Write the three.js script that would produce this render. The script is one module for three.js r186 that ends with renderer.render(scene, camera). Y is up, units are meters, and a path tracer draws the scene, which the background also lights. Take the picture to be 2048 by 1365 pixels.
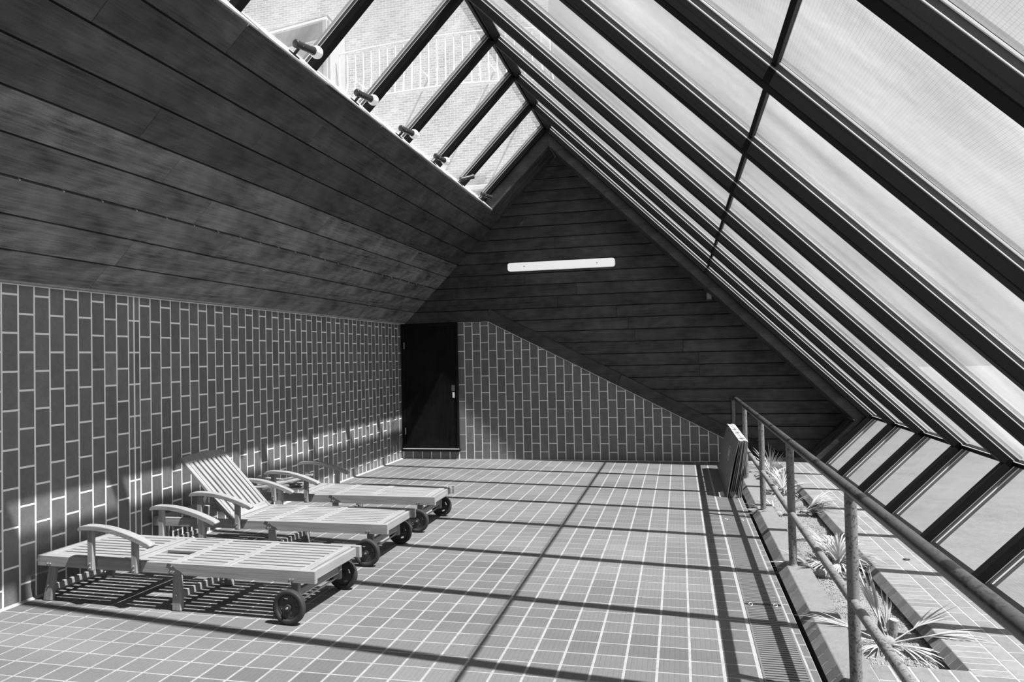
import * as THREE from 'three';
import { mergeGeometries } from 'three/addons/utils/BufferGeometryUtils.js';
import { RectAreaLightUniformsLib } from 'three/addons/lights/RectAreaLightUniformsLib.js';
import { ImprovedNoise } from 'three/addons/math/ImprovedNoise.js';

// ---------------------------------------------------------------- camera, sky, sun, exposure
const scene = new THREE.Scene();
const camera = new THREE.PerspectiveCamera(51.0716, 2048 / 1365, 0.05, 400);
camera.position.set(4.1524, 1.5074, 10.2727);
camera.rotation.order = 'YXZ';
camera.rotation.set(0.0229312, 0.2296697, -0.0222911);
camera.updateMatrixWorld(true);

const renderer = new THREE.WebGLRenderer({ antialias: true });
renderer.toneMapping = THREE.LinearToneMapping;
renderer.toneMappingExposure = 1.0;
renderer.shadowMap.enabled = true;

const SKY = 0.34;
scene.background = new THREE.Color().setRGB(SKY, SKY, SKY);

const SUN = new THREE.Vector3(0.552, 1, 0.18).normalize();
const sun = new THREE.DirectionalLight(0xffffff, 13);
sun.name = 'sun';
sun.target.position.set(3, 0, 5);
sun.position.copy(sun.target.position).addScaledVector(SUN, 30);
sun.castShadow = true;
sun.shadow.mapSize.set(4096, 4096);
Object.assign(sun.shadow.camera, { left: -14, right: 14, top: 14, bottom: -14, near: 1, far: 70 });
sun.shadow.radius = 1;
scene.add(sun, sun.target);

RectAreaLightUniformsLib.init();

// ---------------------------------------------------------------- helpers
let seed = 1234567;
const rnd = () => { seed |= 0; seed = (seed + 0x6d2b79f5) | 0; let t = Math.imul(seed ^ (seed >>> 15), 1 | seed); t = (t + Math.imul(t ^ (t >>> 7), 61 | t)) ^ t; return ((t ^ (t >>> 14)) >>> 0) / 4294967296; };
const rr = (a, b) => a + (b - a) * rnd();
const V = (x, y, z) => new THREE.Vector3(x, y, z);
const noise = new ImprovedNoise();
const H = Math.SQRT1_2;

const used = new Map();
function numbered(name) { const k = used.get(name) ?? 0; used.set(name, k + 1); return k ? name + '_' + String(k).padStart(3, '0') : name; }
function own(o) { o.castShadow = true; o.receiveShadow = true; return o; }
function mesh(name, geometry, material, parent) { const m = own(new THREE.Mesh(geometry, material)); m.name = name; parent.add(m); return m; }
function structure(name) { const g = new THREE.Group(); g.name = name; g.userData = { kind: 'structure' }; scene.add(g); return g; }
function thing(name, label, category, position = [0, 0, 0], group) {
  const g = new THREE.Group(); g.name = numbered(name); g.position.set(...position); g.userData = { label, category };
  if (group) g.userData.group = group;
  scene.add(g); return g;
}
function sub(name, parent) { const g = new THREE.Group(); g.name = name; parent.add(g); return g; }

// textures
function noiseTile(px, py, x, y, z) { // periodic noise on a px by py lattice
  const f = (a, b) => noise.noise(a, b, z), u = ((x % px) + px) % px, v = ((y % py) + py) % py;
  const wx = u / px, wy = v / py;
  return (f(u, v) * (1 - wx) + f(u - px, v) * wx) * (1 - wy) + (f(u, v - py) * (1 - wx) + f(u - px, v - py) * wx) * wy;
}
function texture(w, h, fn, srgb = false) {
  const d = new Uint8Array(w * h * 4);
  for (let j = 0; j < h; j++) for (let i = 0; i < w; i++) {
    const v = Math.max(0, Math.min(255, Math.round(255 * fn(i / w, j / h, i, j))));
    d.set([v, v, v, 255], (j * w + i) * 4);
  }
  const t = new THREE.DataTexture(d, w, h);
  t.wrapS = t.wrapT = THREE.RepeatWrapping; t.magFilter = THREE.LinearFilter; t.minFilter = THREE.LinearMipmapLinearFilter; t.generateMipmaps = true;
  if (srgb) t.colorSpace = THREE.SRGBColorSpace;
  t.needsUpdate = true;
  return t;
}
function rep(t, u, v) { const c = t.clone(); c.repeat.set(u, v); c.needsUpdate = true; return c; }
const grey = (v) => new THREE.Color().setRGB(v, v, v);
function mat(v, rough = 0.8, more = {}) { return new THREE.MeshStandardMaterial({ color: grey(v), roughness: rough, metalness: 0, ...more }); }
function phys(v, rough, more = {}) { return new THREE.MeshPhysicalMaterial({ color: grey(v), roughness: rough, ...more }); }

// geometry: convex prism on a plane frame. poly: [[u,v]...] counter-clockwise; from h0 to h1 along n, top edge bevelled
function frame(o, u, v) { const n = new THREE.Vector3().crossVectors(u, v).normalize(); return { o, u, v, n }; }
function inset(poly, b) {
  const n = poly.length, out = [];
  for (let i = 0; i < n; i++) {
    const p = poly[(i + n - 1) % n], c = poly[i], q = poly[(i + 1) % n];
    const e1 = [c[0] - p[0], c[1] - p[1]], e2 = [q[0] - c[0], q[1] - c[1]], l1 = Math.hypot(...e1) || 1, l2 = Math.hypot(...e2) || 1;
    const n1 = [-e1[1] / l1, e1[0] / l1], n2 = [-e2[1] / l2, e2[0] / l2];
    const k = 1 + n1[0] * n2[0] + n1[1] * n2[1], s = b / Math.max(k, 0.25);
    out.push([c[0] + (n1[0] + n2[0]) * s, c[1] + (n1[1] + n2[1]) * s]);
  }
  return out;
}
function polyArea(p) { let a = 0; for (let i = 0; i < p.length; i++) { const q = p[(i + 1) % p.length]; a += p[i][0] * q[1] - q[0] * p[i][1]; } return a / 2; }
function clip(poly, a, b, c) { // keep a*u + b*v <= c
  const out = [], f = (p) => a * p[0] + b * p[1] - c;
  for (let i = 0; i < poly.length; i++) {
    const p = poly[i], q = poly[(i + 1) % poly.length], fp = f(p), fq = f(q);
    if (fp <= 0) out.push(p);
    if ((fp < 0 && fq > 0) || (fp > 0 && fq < 0)) { const t = fp / (fp - fq); out.push([p[0] + (q[0] - p[0]) * t, p[1] + (q[1] - p[1]) * t]); }
  }
  return out.filter((p, i) => { const q = out[(i + 1) % out.length]; return Math.hypot(p[0] - q[0], p[1] - q[1]) > 1e-4; });
}
function prism(poly, fr, h0, h1, bevel = 0.002, tone = 1, uvo = [0, 0], swap = false) {
  const top = bevel > 0 ? inset(poly, bevel) : poly, n = poly.length, P = [], U = [];
  const at = (p, h) => [fr.o.x + fr.u.x * p[0] + fr.v.x * p[1] + fr.n.x * h, fr.o.y + fr.u.y * p[0] + fr.v.y * p[1] + fr.n.y * h, fr.o.z + fr.u.z * p[0] + fr.v.z * p[1] + fr.n.z * h];
  const put = (p, h) => { P.push(...at(p, h)); const a = p[0] + uvo[0], b = p[1] + uvo[1]; U.push(...(swap ? [b, a] : [a, b])); };
  const tri = (a, ha, b, hb, c, hc) => { put(a, ha); put(b, hb); put(c, hc); };
  for (let i = 1; i < n - 1; i++) tri(top[0], h1, top[i], h1, top[i + 1], h1);
  for (let i = 0; i < n; i++) {
    const j = (i + 1) % n, hm = bevel > 0 ? h1 - bevel : h1;
    if (bevel > 0) { tri(poly[i], hm, poly[j], hm, top[j], h1); tri(poly[i], hm, top[j], h1, top[i], h1); }
    tri(poly[i], h0, poly[j], h0, poly[j], hm); tri(poly[i], h0, poly[j], hm, poly[i], hm);
  }
  const g = new THREE.BufferGeometry();
  g.setAttribute('position', new THREE.Float32BufferAttribute(P, 3));
  g.setAttribute('uv', new THREE.Float32BufferAttribute(U, 2));
  g.setAttribute('color', new THREE.Float32BufferAttribute(new Float32Array(P.length).fill(tone), 3));
  g.computeVertexNormals();
  return g;
}
const rect = (u0, u1, v0, v1) => [[u0, v0], [u1, v0], [u1, v1], [u0, v1]];

// bevelled box, uv in metres, grain along its longest side
function box(w, h, d, b = 0.003, x = 0, y = 0, z = 0) {
  b = Math.min(b, w / 3, h / 3, d / 3);
  const s = [w / 2, h / 2, d / 2], P = [], U = [], N = [], q = (sx, sy, sz, k) => [sx * (s[0] - (k === 0 ? 0 : b)), sy * (s[1] - (k === 1 ? 0 : b)), sz * (s[2] - (k === 2 ? 0 : b))];
  const long = [w, h, d].indexOf(Math.max(w, h, d)), o1 = (long + 1) % 3, o2 = (long + 2) % 3, off = [rnd() * 3, rnd() * 3];
  const tri = (a, b2, c) => {
    const A = V(...a), n = V(...b2).sub(A).cross(V(...c).sub(A));
    const mid = V(a[0] + b2[0] + c[0], a[1] + b2[1] + c[1], a[2] + b2[2] + c[2]);
    if (n.dot(mid) < 0) { [b2, c] = [c, b2]; n.negate(); }
    n.normalize();
    for (const p of [a, b2, c]) { P.push(p[0] + x, p[1] + y, p[2] + z); N.push(n.x, n.y, n.z); U.push(p[long] + off[0], p[o1] + p[o2] + off[1]); }
  };
  const quad = (a, b2, c, d2) => { tri(a, b2, c); tri(a, c, d2); };
  for (let k = 0; k < 3; k++) for (const sg of [-1, 1]) {
    const i = (k + 1) % 3, j = (k + 2) % 3, c = [[-1, -1], [1, -1], [1, 1], [-1, 1]].map(([a, e]) => { const t = [0, 0, 0]; t[k] = sg; t[i] = a; t[j] = e; return q(...t, k); });
    quad(...c);
  }
  for (let k = 0; k < 3; k++) for (const a of [-1, 1]) for (const e of [-1, 1]) {
    const i = (k + 1) % 3, j = (k + 2) % 3, c = [-1, 1].map((t) => { const v = [0, 0, 0]; v[k] = t; v[i] = a; v[j] = e; return v; });
    quad(q(...c[0], i), q(...c[1], i), q(...c[1], j), q(...c[0], j));
  }
  for (const a of [-1, 1]) for (const e of [-1, 1]) for (const f of [-1, 1]) tri(q(a, e, f, 0), q(a, e, f, 1), q(a, e, f, 2));
  const g = new THREE.BufferGeometry();
  g.setAttribute('position', new THREE.Float32BufferAttribute(P, 3));
  g.setAttribute('normal', new THREE.Float32BufferAttribute(N, 3));
  g.setAttribute('uv', new THREE.Float32BufferAttribute(U, 2));
  return g;
}
function spanBox(x0, x1, y0, y1, z0, z1, b = 0.003) { return box(x1 - x0, y1 - y0, z1 - z0, b, (x0 + x1) / 2, (y0 + y1) / 2, (z0 + z1) / 2); }
function cyl(a, b, r0, r1, seg = 14) { // tapered cylinder from point a to point b
  const d = b.clone().sub(a), L = d.length(), g = new THREE.CylinderGeometry(r1, r0, L, seg, 1);
  const uv = g.attributes.uv; for (let i = 0; i < uv.count; i++) uv.setXY(i, uv.getX(i) * 2 * Math.PI * r0, uv.getY(i) * L);
  g.translate(0, L / 2, 0);
  g.applyQuaternion(new THREE.Quaternion().setFromUnitVectors(V(0, 1, 0), d.normalize()));
  g.translate(a.x, a.y, a.z);
  return g;
}
// member along a slope in the xy plane: from a to b, outward normal n, offsets d0..d1, z from z0 to z1
function slopeBox(ax, ay, bx, by, d0, d1, z0, z1, bevel = 0.003) {
  const dir = V(bx - ax, by - ay, 0), L = dir.length(); dir.normalize();
  const g = box(L, Math.abs(d1 - d0), z1 - z0, bevel, L / 2, (d0 + d1) / 2, 0);
  const m = new THREE.Matrix4().makeBasis(dir, V(-dir.y, dir.x, 0), V(0, 0, 1)).setPosition(ax, ay, (z0 + z1) / 2);
  return g.applyMatrix4(m);
}

// pieces: the 300 that show largest become parts, the rest one part of kind stuff
const proj = new THREE.Matrix4().multiplyMatrices(camera.projectionMatrix, camera.matrixWorldInverse);
function shows(poly, fr) {
  const c = poly.reduce((a, p) => [a[0] + p[0] / poly.length, a[1] + p[1] / poly.length], [0, 0]);
  const w = fr.o.clone().addScaledVector(fr.u, c[0]).addScaledVector(fr.v, c[1]), toEye = camera.position.clone().sub(w), d = toEye.length();
  const ndc = w.clone().applyMatrix4(proj), behind = toEye.dot(V(0, 0, -1).applyQuaternion(camera.quaternion)) > 0;
  const area = Math.abs(polyArea(poly)) * Math.max(0.02, toEye.dot(fr.n) / d) / (d * d);
  return area * (!behind && Math.abs(ndc.x) < 1.02 && Math.abs(ndc.y) < 1.02 ? 1 : 1e-4);
}
function pieces(parent, name, list, material, most = 300) { // list: {poly, fr, h0, h1, bevel, tone, uvo, swap}
  list = list.filter((p) => p.poly.length >= 3 && polyArea(p.poly) > 1e-4);
  for (const p of list) p.s = shows(p.poly, p.fr);
  list.sort((a, b) => b.s - a.s);
  const rest = [];
  list.forEach((p, i) => {
    const g = prism(p.poly, p.fr, p.h0, p.h1, p.bevel ?? 0.002, p.tone ?? 1, p.uvo ?? [0, 0], p.swap);
    if (i < most) mesh(name, g, material, parent); else rest.push(g);
  });
  if (rest.length) { const m = mesh(name + '_field', mergeGeometries(rest), material, parent); m.userData.kind = 'stuff'; }
}

// ---------------------------------------------------------------- materials
const grainTex = texture(512, 512, (u, v) => {
  const wob = 0.25 * noiseTile(4, 4, u * 4, v * 4, 9.1);
  const fine = noiseTile(14, 150, u * 14, (v + wob * 0.02) * 150, 1.3) + 0.6 * noiseTile(110, 150, u * 110, v * 150, 3.7), mid = noiseTile(3, 40, u * 3, (v + wob * 0.05) * 40, 4.7), big = noiseTile(4, 3, u * 4, v * 3, 7.7), blot = noiseTile(9, 7, u * 9, v * 7, 2.2);
  return Math.max(0.06, 0.5 + 0.3 * fine + 0.34 * mid + 0.55 * big + 0.42 * blot);
});
const paleGrain = texture(512, 256, (u, v) => {
  const w = 0.03 * noiseTile(5, 3, u * 5, v * 3, 3.3);
  return 0.74 + 0.3 * noiseTile(5, 90, u * 5, (v + w) * 90, 1.1) + 0.26 * noiseTile(3, 22, u * 3, (v + w) * 22, 6.1) + 0.14 * noiseTile(7, 4, u * 7, v * 4, 8.8);
});
const speckTex = texture(256, 256, (u, v) => {
  const a = noiseTile(64, 64, u * 64, v * 64, 0.7), b = noiseTile(16, 16, u * 16, v * 16, 5.5), c = noiseTile(4, 4, u * 4, v * 4, 2.5);
  return 0.8 + 0.18 * a + 0.14 * b + 0.14 * c;
});
const rustTex = texture(256, 512, (u, v) => {
  const a = noiseTile(40, 90, u * 40, v * 90, 0.4) + 0.7 * noiseTile(70, 150, u * 70, v * 150, 3.4), b = noiseTile(5, 9, u * 5, v * 9, 8.4);
  const k = a + 0.55 * b; return k > 0.3 ? 0.22 + 0.2 * (1 - k) : k > 0.16 ? 0.55 : 0.86 + 0.14 * a;
});
// floor tile relief: short dashes set in alternating pairs
function dash(u, v) {
  const cu = u * 12, cv = v * 16, i = Math.floor(cu), j = Math.floor(cv), fu = cu - i, fv = cv - j;
  if (u < 0.05 || u > 0.95 || v < 0.05 || v > 0.95) return 0;
  const shift = Math.floor(i / 2) % 2 ? 0.5 : 0, y = (fv + shift) % 1, x = (u * 6) % 1;
  return x > 0.12 && x < 0.88 && y > 0.25 && y < 0.8 ? 1 : 0;
}
const dashBump = texture(256, 256, (u, v) => dash(u, v));
const dashColor = texture(512, 512, (u, v) => {
  const k = dash(u, v); return (0.8 + 0.14 * k) * (1 + 0.14 * noiseTile(60, 60, u * 60, v * 60, 2.2) + 0.1 * noiseTile(8, 8, u * 8, v * 8, 4.2));
});
const wireTex = texture(512, 512, (u, v, i, j) => {
  const wire = i % 32 < 2 || j % 32 < 2; return wire ? 0.6 : 0.97 + 0.03 * noiseTile(6, 6, u * 6, v * 6, 0.3);
});
const dirtTex = texture(512, 512, (u, v) => {
  const a = noiseTile(10, 2, u * 10, v * 2, 5.1), b = noiseTile(26, 4, u * 26, v * 4, 1.7), c = noiseTile(5, 5, u * 5, v * 5, 9.9), d = noiseTile(70, 70, u * 70, v * 70, 6.3);
  return 0.35 + 0.12 * a + 0.06 * b + 0.1 * c + 0.03 * d;
});
const brickTex = texture(512, 512, (u, v, i, j) => {
  const row = Math.floor(v * 16), x = u * 6 + (row % 2 ? 0.5 : 0), fx = x - Math.floor(x), fy = v * 16 - row;
  const tone = noise.noise(Math.floor(x) % 6 * 3.7 + 0.5, row * 2.3 + 0.5, 1.5);
  return fx < 0.05 || fy < 0.14 ? 1 : 0.5 + 0.2 * tone + 0.05 * noiseTile(80, 80, u * 80, v * 80, 3);
});
const pebbleTex = texture(256, 256, (u, v) => 0.7 + 0.35 * noiseTile(50, 50, u * 50, v * 50, 1.9) + 0.2 * noiseTile(12, 12, u * 12, v * 12, 4.4));

const M = {
  grout: mat(0.86, 0.9),
  wallTile: mat(0.175, 0.42, { map: rep(speckTex, 3, 3), vertexColors: true, bumpMap: rep(speckTex, 9, 9), bumpScale: 0.0006 }),
  floorTile: mat(0.15, 0.85, { map: rep(dashColor, 1 / 0.154, 1 / 0.154), bumpMap: rep(dashBump, 1 / 0.154, 1 / 0.154), bumpScale: 0.0016, vertexColors: true }),
  smoothTile: mat(0.12, 0.55, { map: rep(speckTex, 3, 3), vertexColors: true }),
  floorGrout: mat(0.32, 0.92, { map: rep(speckTex, 5, 5) }),
  pavingGrout: mat(0.36, 0.9),
  edgeTile: mat(0.16, 0.7, { map: rep(speckTex, 4, 4), vertexColors: true }),
  paving: mat(0.22, 0.7, { map: rep(speckTex, 4, 4), vertexColors: true }),
  concrete: mat(0.2, 0.92, { map: rep(speckTex, 5, 5), bumpMap: rep(speckTex, 11, 11), bumpScale: 0.002 }),
  plaster: mat(0.4, 0.9, { map: rep(speckTex, 4, 4) }),
  darkConcrete: mat(0.2, 0.95),
  slab: mat(0.3, 0.95),
  board: mat(0.108, 0.5, { map: rep(grainTex, 0.9, 1.8), vertexColors: true, bumpMap: rep(grainTex, 0.9, 1.8), bumpScale: 0.0012 }),
  plank: mat(0.078, 0.6, { map: rep(grainTex, 0.9, 1.8), vertexColors: true, bumpMap: rep(grainTex, 0.9, 1.8), bumpScale: 0.0012 }),
  gap: mat(0.03, 0.95),
  beam: phys(0.01, 0.55, { specularIntensity: 0.16 }),
  strip: mat(0.075, 0.6),
  bead: mat(0.75, 0.7),
  ledge: mat(0.75, 0.8, { map: rep(speckTex, 2, 2) }),
  glass: phys(1, 1, { map: rep(wireTex, 5, 5), roughnessMap: rep(dirtTex, 0.5, 0.35), transmission: 1, thickness: 0, ior: 1.5, side: THREE.DoubleSide }),
  clearGlass: phys(0.97, 1.3, { roughnessMap: rep(dirtTex, 0.6, 0.5), transmission: 1, thickness: 0, ior: 1.5, side: THREE.DoubleSide }),
  door: phys(0.01, 0.5, { map: rep(grainTex, 1, 1), specularIntensity: 0.3 }),
  metal: mat(0.55, 0.4, { metalness: 0.8 }),
  wornPlate: mat(0.6, 0.5),
  teak: mat(0.32, 0.75, { map: rep(paleGrain, 0.8, 2.2), bumpMap: rep(paleGrain, 0.8, 2.2), bumpScale: 0.001 }),
  wheel: mat(0.035, 0.5),
  tyre: mat(0.02, 0.75),
  bolt: mat(0.6, 0.35, { metalness: 0.9 }),
  pipe: mat(0.22, 0.55, { map: rep(rustTex, 2.4, 1.1) }),
  railPipe: mat(0.06, 0.34, { map: rep(rustTex, 2.4, 0.8) }),
  lampBody: mat(0.02, 0.45),
  bulb: phys(0.92, 0.95, { transmission: 0.45, thickness: 0 }),
  diffuser: phys(0.82, 0.3, { clearcoat: 0.4, emissive: grey(0.55) }),
  whitePlastic: mat(0.7, 0.4),
  card: mat(0.22, 0.6, { map: rep(speckTex, 2, 6) }),
  cardEdge: mat(0.6, 0.85),
  ink: mat(0.55, 0.8),
  film: phys(0.8, 0.35, { transmission: 0.6, thickness: 0, side: THREE.DoubleSide }),
  grate: mat(0.15, 0.5, { metalness: 0.3 }),
  frond: new THREE.MeshPhysicalMaterial({ color: grey(0.5), roughness: 0.9, transmission: 0.3, thickness: 0, side: THREE.DoubleSide }),
  greenFrond: new THREE.MeshPhysicalMaterial({ color: grey(0.14), roughness: 0.8, transmission: 0.3, thickness: 0, side: THREE.DoubleSide }),
  stump: mat(0.3, 0.9, { map: rep(rustTex, 3, 3) }),
  stumpTop: mat(0.5, 0.9),
  soil: mat(0.3, 0.95, { map: rep(pebbleTex, 4, 4), bumpMap: rep(pebbleTex, 4, 4), bumpScale: 0.02 }),
  pebble: mat(0.3, 0.9),
  brick: mat(0.8, 0.9, { map: rep(brickTex, 1 / 1.5, 1 / 1.3) }),
  render: mat(0.7, 0.9),
  terrace: mat(0.19, 0.9, { map: rep(speckTex, 0.4, 0.4) }),
  white: mat(0.85, 0.7),
  paleRender: mat(0.3, 0.9),
};

// ---------------------------------------------------------------- cross-section of the room (metres)
const ZN = 12.3;                                    // inner face of the wall behind the camera
const SR = 7.148, DL = 2.278, RT = 5.815;           // glazing planes: x + y = SR, y - x = DL, x - y = RT
const APX = (SR - DL) / 2, APY = (SR + DL) / 2, FX = (SR + RT) / 2, FY = (SR - RT) / 2;
const CE = 1.975, TOPX = 1.626, TOPY = CE + TOPX;   // timber ceiling plane y = x + CE and its upper edge
const LR = 6.9, LT = 5.66, LZ = 0.51;               // timber lining next to the far wall
const RAFTERS = []; for (let k = 0; k < 12; k++) RAFTERS.push(0.58 + 0.962 * k);
const PLAT = 0.075;

// floor --------------------------------------------------------------
const floor = structure('floor');
mesh('slab', spanBox(-0.25, 4.489, -0.3, -0.0012, -0.25, ZN + 0.25, 0.0005), M.floorGrout, floor);
mesh('slab', spanBox(4.701, 4.745, -0.3, -0.0012, -0.25, ZN + 0.25, 0.0005), M.floorGrout, floor);
mesh('drain_channel', spanBox(4.489, 4.701, -0.3, -0.16, -0.25, ZN + 0.25, 0.0005), M.slab, floor);
mesh('channel_bed', spanBox(4.745, 6.3, -0.6, -0.3, -0.25, ZN + 0.25, 0.001), M.darkConcrete, floor);
{
  const fr = frame(V(0, 0, 0), V(0, 0, 1), V(1, 0, 0)); // u = z, v = x, n = +y
  const list = [], p = 0.154, g = 0.0055;
  for (let c = 0; c <= 27; c++) {
    const x1 = 4.163 + p - c * p, x0 = x1 - p;
    for (let r = 0; r < 80; r++) {
      const z0 = 0.018 + r * 0.1505, z1 = z0 + 0.1505;
      if (x1 < 0.03) continue;
      const poly = rect(z0 + g, z1 - g, Math.max(x0 + 0.0068, 0.012), x1 - 0.0068);
      const tone = 1 + 0.26 * noise.noise(x0 * 0.9, z0 * 0.9, 3.3) + 0.26 * noise.noise(x0 * 2.7, z0 * 2.7, 8.3) + rr(-0.06, 0.06);
      list.push({ poly, fr, h0: -0.01, h1: 0, bevel: 0.0008, tone, uvo: [-z0, -x0], swap: true });
    }
  }
  pieces(floor, 'tile', list, M.floorTile);
  const smooth = [];
  for (let r = 0; r < 80; r++) {
    const z0 = 0.018 + r * 0.1505;
    smooth.push({ poly: rect(z0 + g, z0 + 0.1505 - g, 4.326, 4.47), fr, h0: -0.01, h1: 0, bevel: 0.0008, tone: rr(0.9, 1.06) });
    smooth.push({ poly: rect(z0 + g, z0 + 0.1505 - g, 4.712, 4.742), fr, h0: -0.01, h1: 0, bevel: 0.0008, tone: rr(0.95, 1.15) });
  }
  pieces(floor, 'border_tile', smooth, M.smoothTile, 150);
}

// left wall ----------------------------------------------------------
const wallLeft = structure('wall_left');
mesh('backing', spanBox(-0.25, -0.0018, -0.3, 2.06, -0.25, ZN + 0.25, 0.001), M.grout, wallLeft);
{
  const fr = frame(V(0, 0, 0), V(0, 0, -1), V(0, 1, 0)); // u = -z, v = y, n = +x
  const list = [], cp = 0.11834, rp = 0.2487, g = 0.0066;
  for (let j = -46; j < 56; j++) {
    const z1 = cp * (56 - j), z0 = z1 - cp;
    if (z1 > ZN) continue;
    const even = ((j % 2) + 2) % 2 === 0, y0 = (even ? 1.984 : 1.860) - 8 * rp;
    for (let r = -1; r < 9; r++) {
      let lo = y0 + r * rp, hi = lo + rp; lo = Math.max(lo, 0.0); hi = Math.min(hi, 2.052);
      if (hi - lo < 0.03) continue;
      const tone = rr(0.88, 1.1) * (rnd() < 0.06 ? rr(1.1, 1.3) : 1);
      const put = (a, b, t = tone) => list.push({ poly: rect(-b + g, -a - g, lo + g, hi - g), fr, h0: -0.008, h1: 0, bevel: 0.0012, tone: t, uvo: [rnd() * 3, rnd() * 3] });
      if (j === 9) { const mid = z0 + cp * 0.5; put(z0, mid - 0.001, tone * rr(0.8, 1.3)); put(mid + 0.001, z1, tone * 1.12); } else put(z0, z1);
    }
  }
  pieces(wallLeft, 'tile', list, M.wallTile);
}
const skirt = structure('baseboard_left');
mesh('fillet', prism([[0, 0], [0.02, 0], [0, 0.012]].map(([a, b]) => [a, b]), { o: V(0, 0, 0), u: V(1, 0, 0), v: V(0, 1, 0), n: V(0, 0, 1) }, 0.0, ZN, 0), M.pavingGrout, skirt);

// far wall -----------------------------------------------------------
const wallFar = structure('wall_far');
{
  const back = new THREE.Shape([[-0.25, -0.6], [5.8, -0.6], [5.8, 0.02], [6.42, 0.62], [2.46, 4.6], [-0.25, 1.9]].map(([x, y]) => new THREE.Vector2(x, y)));
  const g = new THREE.ExtrudeGeometry(back, { depth: 0.23, bevelEnabled: false }); g.translate(0, 0, -0.25);
  mesh('backing', g, M.gap, wallFar);
  const fr = frame(V(0, 0, 0), V(1, 0, 0), V(0, 1, 0));
  // mortar bed behind the tiles
  let bed = clip(rect(0.0, 4.78, 0, 2.05), 0.517, 1, 2.053 + 0.517 * 1.39);
  mesh('mortar', prism(bed, fr, -0.02, -0.0018, 0), M.grout, wallFar);
  const list = [], rp = 0.2492, g2 = 0.0062;
  for (let k = -1; k < 31; k++) {
    const x0 = k < 0 ? 0.907 : 1.0151 + 0.125 * k, x1 = 1.0151 + 0.125 * (k + 1), y0 = (k % 2 === 0 ? 0.2434 : 0.119) - rp;
    for (let r = 0; r < 10; r++) {
      const lo = Math.max(0.002, y0 + r * rp), hi = Math.min(2.05, y0 + (r + 1) * rp);
      if (hi - lo < 0.02) continue;
      let poly = clip(rect(x0 + g2, Math.min(x1, 4.78) - g2, lo + g2 * 0.8, hi - g2 * 0.8), 0.517, 1, 2.053 + 0.517 * 1.39 - 0.012);
      list.push({ poly, fr, h0: -0.012, h1: 0, bevel: 0.0012, tone: rr(0.85, 1.12), uvo: [rnd() * 3, rnd() * 3] });
    }
  }
  for (let k = 0; k < 6; k++) list.push({ poly: rect(0.02 + k * 0.147 + g2, 0.02 + (k + 1) * 0.147 - g2, 0.004, 0.118), fr, h0: -0.012, h1: 0, bevel: 0.0012, tone: rr(0.85, 1.1) });
  pieces(wallFar, 'tile', list, M.wallTile);
  // timber planks above the sloping trim
  const planks = [];
  for (let k = -13; k < 14; k++) {
    const y0 = 2.2195 + 0.1728 * k, y1 = y0 + 0.1728;
    let poly = rect(-0.3, 7, y0 + 0.005, y1 - 0.005);
    poly = clip(poly, -1, 1, CE + 0.004);              // under the ceiling
    poly = clip(poly, 1, 1, LR + 0.02);                // under the right lining
    poly = clip(poly, 1, -1, LT + 0.02);               // inside the low return
    if (k < 0) poly = clip(poly, -0.52, -1, -(1.696 + 0.52 * 2.448) + 0.001);
    poly = clip(poly, 0, -1, -0.06);
    if (k < 0) poly = clip(poly, -1, 0, -1.3);
    if (poly.length < 3) continue;
    const us = poly.map((q) => q[0]), a = Math.min(...us), b = Math.max(...us);
    const cut = b - a > 2.6 ? a + (b - a) * rr(0.35, 0.65) : null;
    for (const part of cut ? [clip(poly, 1, 0, cut - 0.0008), clip(poly, -1, 0, -cut - 0.0008)] : [poly]) planks.push({ poly: part, fr, h0: -0.022, h1: 0, bevel: 0.004, tone: rr(0.8, 1.2), uvo: [rnd() * 4, rnd() * 4] });
  }
  pieces(wallFar, 'plank', planks, M.plank);
  // trim boards
  const t1 = prism(clip(rect(0.0, 1.75, 2.053, 2.216), 0.52, 1, 1.696 + 0.52 * 2.448).filter(Boolean), fr, -0.02, 0.016, 0.003, 0.9, [1, 2]);
  mesh('trim_board', t1, M.plank, wallFar);
  const lowLine = (x) => 2.053 - 0.517 * (x - 1.39), highLine = (x) => 1.696 - 0.52 * (x - 2.448);
  for (const [a, b] of [[1.39, 3.28], [3.283, 4.9]]) mesh('trim_board', prism([[a, lowLine(a)], [b, lowLine(b)], [b + 0.06, highLine(b + 0.06)], [a + (a < 2 ? 0.02 : 0.06), highLine(a + (a < 2 ? 0.02 : 0.06))]], { ...fr }, -0.02, 0.02, 0.003, 0.85, [rnd(), rnd()]), M.plank, wallFar);
}

// wall behind the camera --------------------------------------------
const wallNear = structure('wall_near');
{
  const back = new THREE.Shape([[-0.25, -0.6], [7.0, -0.6], [7.0, 0.45], [2.46, 4.98], [-0.25, 2.3]].map(([x, y]) => new THREE.Vector2(x, y)));
  const g = new THREE.ExtrudeGeometry(back, { depth: 0.25, bevelEnabled: false }); g.translate(0, 0, ZN);
  mesh('backing', g, M.gap, wallNear);
  const fr = frame(V(0, 0, ZN), V(-1, 0, 0), V(0, 1, 0)), planks = [];
  for (let k = 0; k < 28; k++) {
    let poly = rect(-7, 0.3, 0.1728 * k + 0.004, 0.1728 * (k + 1) - 0.004);
    poly = clip(poly, 1, 1, 2.3); poly = clip(poly, -1, 1, 7.1); poly = clip(poly, -1, -1, 5.9);
    planks.push({ poly, fr, h0: 0, h1: 0.02, bevel: 0.003, tone: rr(0.8, 1.2), uvo: [rnd() * 4, rnd() * 4] });
  }
  pieces(wallNear, 'plank', planks, M.plank);
}

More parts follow.
